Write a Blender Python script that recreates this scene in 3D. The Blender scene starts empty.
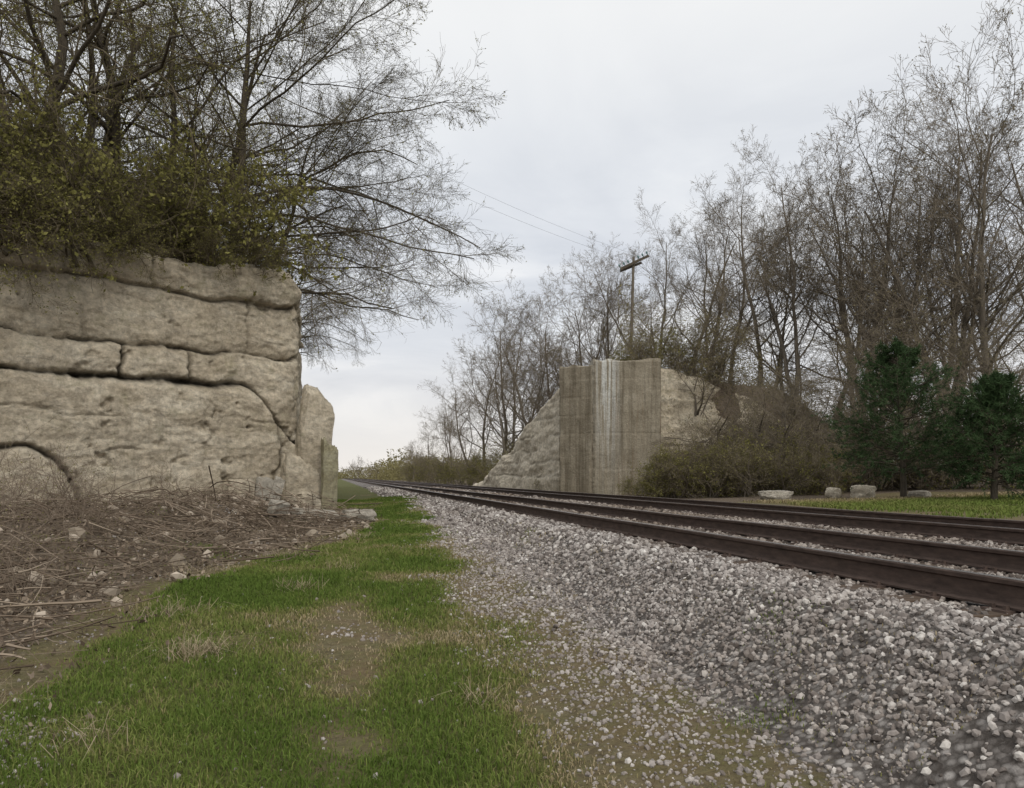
import bpy, math, numpy as np
rad=math.radians
C=bpy.context.scene.collection
# ------------------------------------------------------------------ noise
def _h(ix,iy,iz,seed):
    n=(ix*374761393+iy*668265263+iz*1103515245+seed*974711)&0x7fffffff
    n=((n^(n>>13))*1274126177)&0x7fffffff
    n=((n^(n>>15))*668265263)&0x7fffffff
    return ((n^(n>>16))&0xffff)/65535.0
def vn(x,y,z=0.0,seed=0):
    x,y,z=np.broadcast_arrays(np.asarray(x,float),np.asarray(y,float),np.asarray(z,float))
    ix=np.floor(x).astype(np.int64);iy=np.floor(y).astype(np.int64);iz=np.floor(z).astype(np.int64)
    fx=x-ix;fy=y-iy;fz=z-iz
    fx=fx*fx*(3-2*fx);fy=fy*fy*(3-2*fy);fz=fz*fz*(3-2*fz)
    r=0
    for a in (0,1):
        for b in (0,1):
            for c in (0,1):
                w=(fx if a else 1-fx)*(fy if b else 1-fy)*(fz if c else 1-fz)
                r=r+w*_h(ix+a,iy+b,iz+c,seed)
    return r*2-1
def fbm(x,y,z=0.0,o=4,seed=0,g=0.5):
    r=0;a=1.0;t=0
    for i in range(o):
        r=r+a*vn(x*2**i,y*2**i,np.asarray(z)*2**i,seed+i);t+=a;a*=g
    return r/t
def S(t):
    t=np.clip(t,0,1);return t*t*(3-2*t)
# ------------------------------------------------------------------ mesh
def mesh(name,V,Fs,mats,smooth=False,mi=None,attrs=None):
    me=bpy.data.meshes.new(name)
    V=np.asarray(V,dtype=np.float32)
    if not isinstance(Fs,list): Fs=[Fs]
    me.vertices.add(len(V));me.vertices.foreach_set('co',V.ravel())
    loops=np.concatenate([f.ravel() for f in Fs]).astype(np.int32)
    tot=np.concatenate([np.full(len(f),f.shape[1]) for f in Fs]).astype(np.int32)
    st=np.concatenate([[0],np.cumsum(tot)[:-1]]).astype(np.int32)
    me.loops.add(len(loops));me.loops.foreach_set('vertex_index',loops)
    me.polygons.add(len(tot));me.polygons.foreach_set('loop_start',st);me.polygons.foreach_set('loop_total',tot)
    if mi is not None: me.polygons.foreach_set('material_index',np.asarray(mi,dtype=np.int32))
    me.polygons.foreach_set('use_smooth',np.full(len(tot),bool(smooth)))
    for k,a in (attrs or {}).items():
        at=me.attributes.new(k,'FLOAT','POINT');at.data.foreach_set('value',np.asarray(a,dtype=np.float32))
    for m in (mats if isinstance(mats,(list,tuple)) else [mats]): me.materials.append(m)
    me.update(calc_edges=True);me.validate()
    return me
def obj(name,me,parent=None,loc=(0,0,0),rot=(0,0,0),sc=1):
    o=bpy.data.objects.new(name,me);C.objects.link(o)
    o.location=loc;o.rotation_euler=rot
    o.scale=(sc,sc,sc) if not hasattr(sc,'__len__') else sc
    if parent: o.parent=parent
    return o
def tag(o,label,cat,kind=None,group=None):
    o["label"]=label;o["category"]=cat
    if kind:o["kind"]=kind
    if group:o["group"]=group
    return o
def join(parts):
    Vs=[];Fs={};off=0;A=[]
    for V,F in parts:
        Vs.append(V)
        for f in (F if isinstance(F,list) else [F]): Fs.setdefault(f.shape[1],[]).append(f+off)
        off+=len(V)
    return np.concatenate(Vs),[np.concatenate(v) for v in Fs.values()]
def tubes(P,R,k):
    B,n,_=P.shape
    T=np.gradient(P,axis=1);T/=np.linalg.norm(T,axis=2,keepdims=True)+1e-9
    ref=np.where(np.abs(T[:,:1,2:3])>.85,np.array([1.,0,0]),np.array([0,0,1.]))
    N=np.cross(T,np.broadcast_to(ref,T.shape));N/=np.linalg.norm(N,axis=2,keepdims=True)+1e-9
    Q=np.cross(T,N)
    a=np.arange(k)*2*np.pi/k
    V=P[:,:,None,:]+R[:,:,None,None]*(np.cos(a)[None,None,:,None]*N[:,:,None,:]+np.sin(a)[None,None,:,None]*Q[:,:,None,:])
    idx=np.arange(B*n*k).reshape(B,n,k)
    i0=idx[:,:-1,:];i1=idx[:,1:,:]
    F=np.stack([i0,np.roll(i0,-1,2),np.roll(i1,-1,2),i1],-1).reshape(-1,4)
    return V.reshape(-1,3),F
def nrm(v): return v/(np.linalg.norm(v,axis=-1,keepdims=True)+1e-9)
def grow(S0,D,L,R,n,wander,trop,rng,endr,bias=None):
    B=len(S0);P=np.zeros((B,n,3));P[:,0]=S0;d=D.copy()
    for i in range(1,n):
        d=d+rng.normal(0,wander,(B,3));d[:,2]+=trop
        if bias is not None: d=d+bias
        d=nrm(d);P[:,i]=P[:,i-1]+d*(L/(n-1))[:,None]
    return P,R[:,None]*(1-(1-endr)*np.linspace(0,1,n))[None,:]
def spawn(P,Rd,L,c,tmin,ang,lenf,rf,rng,taper=.55):
    B,n,_=P.shape
    t=tmin+(1-tmin)*(np.arange(c)[None,:]+rng.random((B,c)))/c
    f=t*(n-1);i=np.clip(np.floor(f).astype(int),0,n-2);w=(f-i)[...,None]
    b=np.arange(B)[:,None]
    p=P[b,i]*(1-w)+P[b,i+1]*w
    T=nrm(P[b,i+1]-P[b,i])
    r=rng.normal(size=T.shape);r-=np.sum(r*T,-1,keepdims=True)*T;r=nrm(r)
    a=rad(ang)*(.65+.7*rng.random((B,c)))[...,None]
    d=np.cos(a)*T+np.sin(a)*r
    l=(L[:,None]*lenf*(1-taper*(t-tmin)/(1-tmin+1e-6))*(.65+.7*rng.random((B,c))))
    rr=(Rd[b,i]*(1-w[...,0])+Rd[b,i+1]*w[...,0])*rf
    return p.reshape(-1,3),nrm(d).reshape(-1,3),l.ravel(),rr.ravel()
def quads(P,s,rng,asp=.6):
    N=len(P);a=nrm(rng.normal(size=(N,3)));b=nrm(np.cross(a,rng.normal(size=(N,3))))
    s=s*(.6+.8*rng.random((N,1)))
    V=np.stack([P-a*s*.5,P+b*s*asp*.5,P+a*s*.5,P-b*s*asp*.5],1).reshape(-1,3)
    return V,np.arange(N*4).reshape(-1,4)
# ------------------------------------------------------------------ materials
def M(name,rough=.9):
    m=bpy.data.materials.new(name);m.use_nodes=True;nt=m.node_tree
    b=nt.nodes['Principled BSDF'];b.inputs['Roughness'].default_value=rough
    b.inputs['Specular IOR Level'].default_value=.2
    return m,nt,b
def N(nt,t,**kw):
    n=nt.nodes.new(t)
    for k,v in kw.items():
        if k in n.inputs: n.inputs[k].default_value=v
        else: setattr(n,k,v)
    return n
def ramp(nt,fac,stops):
    r=nt.nodes.new('ShaderNodeValToRGB');e=r.color_ramp.elements
    while len(e)<len(stops): e.new(.5)
    for i,(p,c) in enumerate(stops):
        e[i].position=p;e[i].color=(c[0],c[1],c[2],1) if hasattr(c,'__len__') else (c,c,c,1)
    nt.links.new(fac,r.inputs[0]);return r.outputs[0]
def mapd(nt,scale):
    tc=nt.nodes.new('ShaderNodeTexCoord');mp=nt.nodes.new('ShaderNodeMapping')
    mp.inputs['Scale'].default_value=scale;nt.links.new(tc.outputs['Object'],mp.inputs[0]);return mp.outputs[0]
def noise(nt,vec,scale,det=5,ro=.6,dist=0):
    n=N(nt,'ShaderNodeTexNoise',Scale=scale,Detail=det,Roughness=ro,Distortion=dist)
    nt.links.new(vec,n.inputs['Vector']);return n.outputs['Fac']
def mix(nt,fac,a,b,mode='MIX'):
    m=nt.nodes.new('ShaderNodeMix');m.data_type='RGBA';m.blend_type=mode
    for sock,v in ((m.inputs[0],fac),(m.inputs[6],a),(m.inputs[7],b)):
        if isinstance(v,(int,float)): sock.default_value=v
        elif isinstance(v,(tuple,list)): sock.default_value=(v[0],v[1],v[2],1)
        else: nt.links.new(v,sock)
    return m.outputs[2]
def mth(nt,op,a,b=None):
    m=nt.nodes.new('ShaderNodeMath');m.operation=op
    for i,v in enumerate((a,b)):
        if v is None: continue
        if isinstance(v,(int,float)): m.inputs[i].default_value=v
        else: nt.links.new(v,m.inputs[i])
    return m.outputs[0]
def bump(nt,b,h,st,dist=.05):
    n=N(nt,'ShaderNodeBump',Strength=st,Distance=dist);nt.links.new(h,n.inputs['Height']);nt.links.new(n.outputs[0],b.inputs['Normal'])
def attr(nt,name):
    a=nt.nodes.new('ShaderNodeAttribute');a.attribute_name=name;return a.outputs['Fac']

def rockmat(name,c1,c2,c3,dark,moss=.45,pk=.42,bs=.1):
    m,nt,b=M(name);v=mapd(nt,(1,1,1))
    big=noise(nt,mapd(nt,(.7,.7,1.6)),.9,10,.75,.5);fine=noise(nt,v,6,12,.8)
    col=ramp(nt,big,[(.34,c1),(.5,c2),(.64,c3)])
    col=mix(nt,.9,col,ramp(nt,fine,[(.36,.55),(.5,.95),(.62,1.25)]),'MULTIPLY')
    st=noise(nt,mapd(nt,(2.2,2.2,.3)),1.2,8,.8)
    col=mix(nt,ramp(nt,st,[(.52,0),(.66,.5)]),col,dark)
    pt=noise(nt,mapd(nt,(1,1,2.2)),2.4,10,.8,.8)
    col=mix(nt,ramp(nt,pt,[(.53,0),(.62,pk)]),col,(.18,.165,.14))
    col=mix(nt,ramp(nt,noise(nt,v,1.7,8,.75,.4),[(.54,0),(.67,moss)]),col,(.22,.205,.105))
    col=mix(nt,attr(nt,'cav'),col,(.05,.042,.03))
    nt.links.new(col,b.inputs['Base Color'])
    vo=N(nt,'ShaderNodeTexVoronoi',Scale=6.0);nt.links.new(v,vo.inputs['Vector'])
    h=mth(nt,'ADD',mth(nt,'MULTIPLY',noise(nt,v,5,12,.78),1.7),mth(nt,'MULTIPLY',vo.outputs['Distance'],.3))
    bump(nt,b,h,.9,bs);return m
rock_m=rockmat('limestone',(.45,.38,.275),(.6,.52,.395),(.72,.645,.51),(.31,.27,.205))
rock2_m=rockmat('limestone_far',(.5,.44,.34),(.64,.57,.45),(.74,.67,.55),(.4,.35,.27),.12,.15,.06)

m,nt,b=M('concrete');v=mapd(nt,(1,1,1))
col=ramp(nt,noise(nt,v,1.1,8,.75),[(.3,(.21,.18,.13)),(.55,(.33,.29,.22)),(.75,(.44,.40,.32))])
col=mix(nt,ramp(nt,noise(nt,mapd(nt,(3,3,.12)),1.0,6,.7),[(.45,0),(.62,.8)]),col,(.12,.10,.07))
col=mix(nt,ramp(nt,noise(nt,mapd(nt,(4,4,.15)),1.7,5,.7),[(.56,0),(.68,.4)]),col,(.22,.14,.08))
sx=N(nt,'ShaderNodeSeparateXYZ');nt.links.new(v,sx.inputs[0])
wm=ramp(nt,mth(nt,'ABSOLUTE',mth(nt,'SUBTRACT',sx.outputs[0],13.95)),[(.2,1),(.8,0)])
wz=ramp(nt,noise(nt,mapd(nt,(5,5,.12)),1.6,6,.7),[(.44,0),(.55,1)])
wh=mth(nt,'MULTIPLY',mth(nt,'MULTIPLY',wm,wz),ramp(nt,mth(nt,'MULTIPLY',sx.outputs[2],.125),[(.2,.1),(.75,.8)]))
col=mix(nt,wh,col,(.7,.71,.68))
col=mix(nt,ramp(nt,noise(nt,v,14,6,.8),[(.35,.5),(.6,0)]),col,(.1,.085,.06))
nt.links.new(col,b.inputs['Base Color']);bump(nt,b,noise(nt,v,6,9,.75),.8,.08);conc_m=m

# ground
m,nt,b=M('ground');v=mapd(nt,(1,1,1))
n1=noise(nt,v,1.3,8,.7);n2=noise(nt,v,14,6,.7);n3=noise(nt,v,60,4,.7);n4=noise(nt,v,3.5,7,.7)
grass=ramp(nt,n2,[(.3,(.045,.05,.016)),(.5,(.095,.10,.03)),(.72,(.15,.145,.055))])
dirt=ramp(nt,n2,[(.3,(.08,.063,.034)),(.5,(.155,.127,.072)),(.7,(.26,.22,.145))])
dirt=mix(nt,ramp(nt,n4,[(.42,0),(.6,.65)]),dirt,(.12,.115,.04))
dirt=mix(nt,ramp(nt,n1,[(.45,0),(.65,.45)]),dirt,(.18,.115,.065))
lit=ramp(nt,n2,[(.3,(.045,.033,.023)),(.5,(.13,.1,.072)),(.72,(.27,.22,.17))])
vo=N(nt,'ShaderNodeTexVoronoi',Scale=22.0);nt.links.new(v,vo.inputs['Vector'])
sh=N(nt,'ShaderNodeSeparateColor');nt.links.new(vo.outputs['Color'],sh.inputs[0])
stone=ramp(nt,sh.outputs[0],[(0,(.11,.097,.088)),(.35,(.2,.18,.165)),(.7,(.3,.275,.255)),(1,(.44,.41,.385))])
stone=mix(nt,ramp(nt,vo.outputs['Distance'],[(.3,0),(.65,.8)]),stone,(.06,.05,.043))
def edge(a,w): return ramp(nt,mth(nt,'ADD',a,mth(nt,'MULTIPLY',mth(nt,'SUBTRACT',n2,.5),w)),[(.4,0),(.6,1)])
col=mix(nt,edge(attr(nt,'grass'),1.6),dirt,grass)
col=mix(nt,edge(attr(nt,'gravel'),1.2),col,stone)
col=mix(nt,edge(attr(nt,'litter'),1.4),col,lit)
nt.links.new(col,b.inputs['Base Color'])
bump(nt,b,mth(nt,'ADD',n2,mth(nt,'ADD',mth(nt,'MULTIPLY',n3,.5),mth(nt,'MULTIPLY',vo.outputs['Distance'],-.4))),.8,.05)
ground_m=m

def rndmat(name,stops,rough=.9,spec=.2):
    m,nt,b=M(name,rough);c=ramp(nt,attr(nt,'rnd'),stops);nt.links.new(c,b.inputs['Base Color'])
    b.inputs['Specular IOR Level'].default_value=spec
    return m,nt,b,c
stone_m,nt,b,c=rndmat('ballast_stone',[(0,(.10,.086,.077)),(.25,(.225,.198,.182)),(.6,(.35,.317,.295)),(.87,(.48,.445,.415)),(1,(.66,.63,.59))])
v=mapd(nt,(1,1,1));cc=mix(nt,.6,c,ramp(nt,noise(nt,v,45,5,.7),[(.3,.5),(.65,1.2)]),'MULTIPLY')
cc=mix(nt,attr(nt,'dirt'),cc,ramp(nt,attr(nt,'rnd'),[(0,(.06,.042,.03)),(1,(.25,.195,.15))]));nt.links.new(cc,b.inputs['Base Color'])
blade_m,nt,b,c=rndmat('grass_blade',[(0,(.085,.13,.022)),(.35,(.135,.175,.038)),(.6,(.185,.19,.062)),(.8,(.26,.21,.11)),(1,(.38,.31,.2))])
straw_m,*_=rndmat('straw',[(0,(.22,.17,.1)),(1,(.42,.35,.24))])
twig_m,*_=rndmat('dead_twig',[(0,(.08,.058,.04)),(.5,(.165,.125,.09)),(1,(.33,.265,.2))])
def barkmat(name,a,bc):
    m,nt,b=M(name);v=mapd(nt,(6,6,1.2));f=noise(nt,v,2,4,.7)
    nt.links.new(ramp(nt,f,[(.3,a),(.7,bc)]),b.inputs['Base Color']);bump(nt,b,f,.6,.03);return m
def plain(name,c):
    m,nt,b=M(name);g=N(nt,'ShaderNodeNewGeometry')
    nt.links.new(ramp(nt,g.outputs['Random Per Island'],[(0,[q*.7 for q in c]),(1,[q*1.3 for q in c])]),b.inputs['Base Color']);return m
bark_m=barkmat('bark',(.09,.075,.058),(.2,.172,.135))
barkd_m=barkmat('bark_dark',(.045,.038,.028),(.12,.1,.075))
twigd_m=plain('twig_dark',(.11,.09,.058))
twigw_m=plain('twig_grey',(.17,.142,.107))
def leafmat(name,a,bc):
    m,nt,b=M(name);g=N(nt,'ShaderNodeNewGeometry')
    nt.links.new(ramp(nt,g.outputs['Random Per Island'],[(0,a),(1,bc)]),b.inputs['Base Color'])
    tr=nt.nodes.new('ShaderNodeBsdfTranslucent');nt.links.new(b.inputs['Base Color'].links[0].from_socket,tr.inputs[0])
    mx=nt.nodes.new('ShaderNodeMixShader');mx.inputs[0].default_value=.35
    nt.links.new(b.outputs[0],mx.inputs[1]);nt.links.new(tr.outputs[0],mx.inputs[2]);nt.links.new(mx.outputs[0],nt.nodes['Material Output'].inputs[0])
    return m
leaf_m=leafmat('spring_leaf',(.125,.118,.034),(.29,.275,.09))
bud_m=plain('bud',(.2,.17,.09))
needle_m=plain('needle',(.042,.075,.028))
hedge_m=leafmat('hedge_leaf',(.15,.13,.06),(.27,.24,.11))
m,nt,b=M('rust',.75);v=mapd(nt,(1,.3,1));nt.links.new(ramp(nt,noise(nt,v,20,5,.7),[(.3,(.045,.032,.027)),(.7,(.11,.078,.064))]),b.inputs['Base Color']);rust_m=m
m,nt,b=M('rail_top',.3);b.inputs['Metallic'].default_value=.9;b.inputs['Base Color'].default_value=(.4,.38,.37,1);steel_m=m
m,nt,b=M('tie_wood');v=mapd(nt,(.6,7,7));nt.links.new(ramp(nt,noise(nt,v,4,6,.7),[(.3,(.04,.028,.02)),(.7,(.13,.095,.07))]),b.inputs['Base Color']);tie_m=m
m,nt,b=M('glass_insulator',.2);b.inputs['Base Color'].default_value=(.12,.2,.2,1);glass_m=m
m,nt,b=M('wire',.6);b.inputs['Base Color'].default_value=(.2,.2,.21,1);wire_m=m
# ------------------------------------------------------------------ terrain
Bx,By=-.7,22.2;ux,uy=.888,.46;nx,ny=-.46,.888
def bnd(y): return np.interp(y,[0,6,10,13.3,16,19.3,22,26,60],[-2.9,-2.3,-2.2,-.75,.1,.75,.5,-.7,-2.5])
def gh(x,y):
    x=np.asarray(x,float);y=np.asarray(y,float)
    lane=np.interp(y,[0,5,13,25,60,900],[0,0,.27,.47,.55,.55])
    lane=lane+.035*fbm(x*1.1,y*1.1,0,4,5)+.12*S((x-.5)/2.5)*S((x+2)/3)
    bal=np.interp(x,[1.4,2.1,3.1,3.4,5.7,6.2,6.8,7.3,9.6,10.2,11.4],[-1,-.05,.6,.655,.655,.62,.62,.655,.655,.6,-1])
    bal=bal+.03*fbm(x*1.5,y*.8,0,3,37)*S((3.4-x)/.4)
    rt=np.interp(x,[9,11.2,14,22,40,100,300],[-1,.38,.45,.62,1.3,3,4])+.08*fbm(x*.2,y*.2,0,3,8)
    z=np.where(x<6,np.maximum(lane,bal),np.maximum(rt,bal))
    z=z+np.where((bal>=z-.001),.012*fbm(x*5,y*5,0,2,3),0)
    q=bnd(y)-x+.5*fbm(x*.8,y*.8,0,3,9)
    mound=.5*S(q/3.4)*(1-.85*S((q-3.6)/3))*S((y-6)/8)*(1+.5*fbm(x*1.4,y*1.4,0,4,19))
    z=z+mound*np.where(x<6,1,0)
    d=(x-Bx)*nx+(y-By)*ny
    hl=6.9*S((d-.7)/.8)*S((-1.5-x)/.8)*(1-S((y-60)/30))
    z=np.where(hl>.01,np.maximum(z,hl+.25*S(hl/6)*fbm(x*.5,y*.5,0,3,4)),z)
    yy=np.maximum(0,y-42)
    hr=7.0*S((x-(12.9+.42*yy))/(1.2+.12*yy))*S((y-40.9-.35*np.maximum(0,x-24))/(1.2+.5*np.maximum(0,x-22)))*(1-.8*S((x-27)/22))*(1-.5*S((y-70)/60))
    z=np.where(hr>.01,np.maximum(z,hr+.3*S(hr/6)*fbm(x*.4,y*.4,0,3,14)),z)
    return z
def g1(x,y): return float(gh(np.array([x]),np.array([y]))[0])
nX,nY=620,620
u=np.linspace(-1,1,nX);xs=1.5+5.4*np.sinh(5.8*u)
w=np.linspace(-.42,1,nY);ys=9+6.5*np.sinh(5.6*w)
X,Y=np.meshgrid(xs,ys);Z=gh(X,Y)
def gmask(x,y):
    q=x-bnd(y)
    edge_=.15+.075*y+.5*fbm(x*.5,y*.35,0,3,71)
    g=S(q/.6)*(1-S((x-edge_)/1.1))
    g=g*(1-.75*np.exp(-((x+.1-.035*y)/.33)**2)*S((11-y)/4)*np.clip(.6+1.4*fbm(x*.6,y*.6,0,3,72),0,1))
    g=g*.9+.8*fbm(x*1.3,y*1.0,0,5,31,.6)-.01
    return np.clip(g,0,1)
grassA=np.where(X>10.8,.22+.25*fbm(X*.3,Y*.3,0,3,15),gmask(X,Y))
grassA=np.where((X>17.5)&(Y<25.5),.85,grassA)
grav=np.where((X>1)&(X<11.3),S((np.interp(X,[1.3,2.7,10.6,11.3],[-.3,1.0,1.0,0]))),0)
litA=S((bnd(Y)-X)/.9+.3)
hillmask=(Z>1.6)|((X>12)&(Y>29+3*fbm(X*.2,0,0,2,3)))
litA=np.where(hillmask,.8,litA)*1.0
litA=np.where((X<-40)&(Z<1.5),.1,litA)
V=np.stack([X,Y,Z],-1).reshape(-1,3)
i=np.arange(nX*nY).reshape(nY,nX)
F=np.stack([i[:-1,:-1],i[:-1,1:],i[1:,1:],i[1:,:-1]],-1).reshape(-1,4)
tag(obj('ground',mesh('ground',V,F,ground_m,True,attrs={'grass':grassA.ravel(),'gravel':grav.ravel(),'litter':litA.ravel()})),
    'grassy trackside ground with gravel shoulder and wooded banks','ground','structure')
# ------------------------------------------------------------------ stones
rng=np.random.default_rng(11)
t=(1+5**.5)/2
ICO=nrm(np.array([(-1,t,0),(1,t,0),(-1,-t,0),(1,-t,0),(0,-1,t),(0,1,t),(0,-1,-t),(0,1,-t),(t,0,-1),(t,0,1),(-t,0,-1),(-t,0,1)],float))
ICF=np.array([(0,11,5),(0,5,1),(0,1,7),(0,7,10),(0,10,11),(1,5,9),(5,11,4),(11,10,2),(10,7,6),(7,1,8),(3,9,4),(3,4,2),(3,2,6),(3,6,8),(3,8,9),(4,9,5),(2,4,11),(6,2,10),(8,6,7),(9,8,1)])
def stones(P,r,rng):
    n=len(P)
    q=nrm(rng.normal(size=(n,4)));a,b_,c_,d_=q.T
    Rm=np.stack([1-2*(c_*c_+d_*d_),2*(b_*c_-a*d_),2*(b_*d_+a*c_),2*(b_*c_+a*d_),1-2*(b_*b_+d_*d_),2*(c_*d_-a*b_),2*(b_*d_-a*c_),2*(c_*d_+a*b_),1-2*(b_*b_+c_*c_)],-1).reshape(n,3,3)
    v=ICO[None]*(.72+.56*rng.random((n,12,1)))
    v=v*(.55+.75*rng.random((n,1,3)))
    v=np.einsum('nij,nkj->nki',Rm,v)*r[:,None,None]
    v=v+P[:,None,:]
    F=(ICF[None]+12*np.arange(n)[:,None,None]).reshape(-1,3)
    return v.reshape(-1,3),F
PX=[];PR=[]
for y0,y1,x0,x1,den,r in ((2,8,1.4,9,900,.019),(8,16,1.6,10.8,400,.027),(16,30,1.8,10.8,130,.04),(30,60,2.0,10.8,28,.062)):
    n=int((y1-y0)*(x1-x0)*den)
    x=rng.uniform(x0,x1,n);y=rng.uniform(y0,y1,n)
    k=(x<y*1.06+1.0)
    for tc in (4.65,8.45):
        on=(np.abs(x-tc)<1.12)&(((y+.0)%.55)<.25);k&=~(on&(rng.random(n)<.75))
    for rx in (3.9,5.4,7.7,9.2): k&=np.abs(x-rx)>.085
    k&=rng.random(n)<S((x-1.7+.7*fbm(x*1.5,y*1.5,0,4,77))/1.3)**1.3
    x=x[k];y=y[k];rr=r*(.55+.85*rng.random(len(x))**1.5)
    PX.append(np.stack([x,y,gh(x,y)+rr*.25],-1));PR.append(rr)
P=np.concatenate(PX);R=np.concatenate(PR)
V,F=stones(P,R,rng)
dz=np.clip(S((P[:,0]-3.5)/.5)*(.6+.5*fbm(P[:,0],P[:,1]*.5,0,3,17))+.04+.4*fbm(P[:,0]*.8,P[:,1]*.8,0,3,27),0,.9)
tag(obj('ballast_gravel',mesh('ballast_gravel',V,F,stone_m,attrs={'rnd':np.repeat(rng.random(len(P)),12),'dirt':np.repeat(dz,12)})),'crushed pinkish grey stone ballast under the tracks','gravel','stuff')
n=80000
x=rng.uniform(-3.2,3.0,n);y=3+rng.random(n)**1.4*22
gm=gmask(x,y)
d=np.clip(S((x+.3)/2.0)*.95+.6*fbm(x*1.5,y*1.5,0,4,55)-.05-.75*gm,0.015,1)
d=np.maximum(d,.7*S((-1.2-x)/.6)*S((5.8-y)/.8))
k=rng.random(n)<d;x=x[k];y=y[k];r=.004+.015*rng.random(len(x))**2.4+.0005*y
V,F=stones(np.stack([x,y,gh(x,y)+r*.1],-1),r,rng)
tag(obj('loose_gravel',mesh('loose_gravel',V,F,stone_m,attrs={'rnd':np.repeat(.3+.65*rng.random(len(x)),12),'dirt':np.repeat(.55*rng.random(len(x)),12)})),'loose pale gravel scattered over the grassy lane','gravel','stuff')
n=9000
x=rng.uniform(-10,1,n);y=rng.uniform(8,23,n)
dd=(x-Bx)*nx+(y-By)*ny
k=(x<bnd(y)+.3)&(dd<0)&(rng.random(n)<.15+.85*S((dd+5)/4.5))
x=x[k];y=y[k];r=.02+.1*rng.random(len(x))**4
V,F=stones(np.stack([x,y,gh(x,y)+r*.2],-1),r,rng)
rub_m,*_=rndmat('rubble',[(0,(.18,.145,.105)),(1,(.48,.41,.33))])
tag(obj('cliff_rubble',mesh('cliff_rubble',V,F,rub_m,attrs={'rnd':np.repeat(rng.random(len(x)),12)})),'small tan limestone rubble at the foot of the cliff','rubble','stuff')
# ------------------------------------------------------------------ grass blades
def blades(x,y,h,wd,lean,rng):
    n=len(x);z=gh(x,y)-.004
    a=rng.uniform(0,2*np.pi,n);la=rng.uniform(0,2*np.pi,n);L=lean*rng.random(n)
    cx,cy=np.cos(a)*wd*.5,np.sin(a)*wd*.5
    tx,ty=np.cos(la)*h*L,np.sin(la)*h*L
    V=np.stack([np.stack([x-cx,y-cy,z],-1),np.stack([x+cx,y+cy,z],-1),
        np.stack([x+cx*.8+tx*.35,y+cy*.8+ty*.35,z+h*.6],-1),np.stack([x-cx*.8+tx*.35,y-cy*.8+ty*.35,z+h*.6],-1),
        np.stack([x+tx,y+ty,z+h*(1-.3*L)],-1)],1).reshape(-1,3)
    b=5*np.arange(n)[:,None]
    return V,[b+np.array([[0,1,2,3]]),b+np.array([[3,2,4]])]
n=520000
yy=3+rng.random(n)**1.5*30;x=rng.uniform(-4,3.2,n)
g=gmask(x,yy);pm=fbm(x*.9,yy*.9,0,4,63)
k=(rng.random(n)<np.clip((g-.15)*1.8,.09,1));x=x[k];yy=yy[k];g=g[k];pm=pm[k]
h=(.012+.045*rng.random(len(x)))*(.4+.9*g)*(1+.02*yy)
V,F=blades(x,yy,h,.004+.0006*yy,1.0,rng)
c=np.clip(.17+.4*rng.random(len(x))+.85*(.62-g)+.7*pm+.3*(rng.random(len(x))<.14),0,1)
tag(obj('grass',mesh('grass',V,F,blade_m,attrs={'rnd':np.repeat(c,5)})),'short spring grass mixed with brown moss','grass','stuff')
n=60000
x=rng.uniform(15,27,n);yy=rng.uniform(15,27.5,n);pm=fbm(x*.4,yy*.4,0,4,63)
k=rng.random(n)<.4+1.2*pm+.4*(x>17.5)*(yy<25.5);x=x[k];yy=yy[k];pm=pm[k]
V,F=blades(x,yy,.06+.09*rng.random(len(x)),.03,1.0,rng)
tag(obj('grass',mesh('grass',V,F,blade_m,attrs={'rnd':np.repeat(np.clip(.2+.3*rng.random(len(x))+.3*pm+.5*S((yy-23)/3),0,1),5)})),'rough green grass beyond the tracks','grass','stuff')
tx=[];ty=[];th=[]
for (a,b_,r,m_) in ((-1.05,6.6,.16,240),(.9,5.1,.12,50),(-1.3,4.7,.15,50),(-.4,9.5,.22,90),(-1.6,8.3,.25,120),(-2.2,5.6,.25,80),(.4,15,.25,90),(-1.9,11.2,.35,160),(-.6,12.4,.3,120),(.1,11,.2,50)):
    tx.append(rng.normal(a,r*.7,m_));ty.append(rng.normal(b_,r*.7,m_));th.append(rng.uniform(.04,.2,m_)*(1+.4*rng.random(m_)))
tx=np.concatenate(tx);ty=np.concatenate(ty);th=np.concatenate(th)
V,F=blades(tx,ty,th,.005,2.6,rng)
tag(obj('dry_grass',mesh('dry_grass',V,F,straw_m,attrs={'rnd':np.repeat(rng.random(len(tx)),5)})),'straw coloured dead grass tufts','dry grass','stuff')
n=5200
x=rng.uniform(-9,1,n);y=rng.uniform(5,21.5,n);dd=(x-Bx)*nx+(y-By)*ny
k=(x<bnd(y)+.3*rng.normal(size=n))&(dd<-.1);x=x[k];y=y[k];n=len(x)
L=.25+1.3*rng.random(n)**2;a=rng.uniform(0,2*np.pi,n)
tt=np.linspace(-.5,.5,6)[None,:];cur=rng.normal(0,.4,n)[:,None]
PXx=x[:,None]+np.cos(a)[:,None]*tt*L[:,None]-np.sin(a)[:,None]*cur*L[:,None]*(tt**2)
PYy=y[:,None]+np.sin(a)[:,None]*tt*L[:,None]+np.cos(a)[:,None]*cur*L[:,None]*(tt**2)
PZz=gh(PXx,PYy)+.01+(.03+.35*rng.random((n,1))**2.5)+rng.normal(0,.5,(n,1))*tt*.5*L[:,None]*(rng.random((n,1))<.6)
PZz=np.maximum(PZz,gh(PXx,PYy)-.02)
P=np.stack([PXx,PYy,PZz],-1);R=(.003+.011*rng.random(n)**2)[:,None]*np.linspace(1,.5,6)[None,:]
V,F=tubes(P,R,4)
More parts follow.
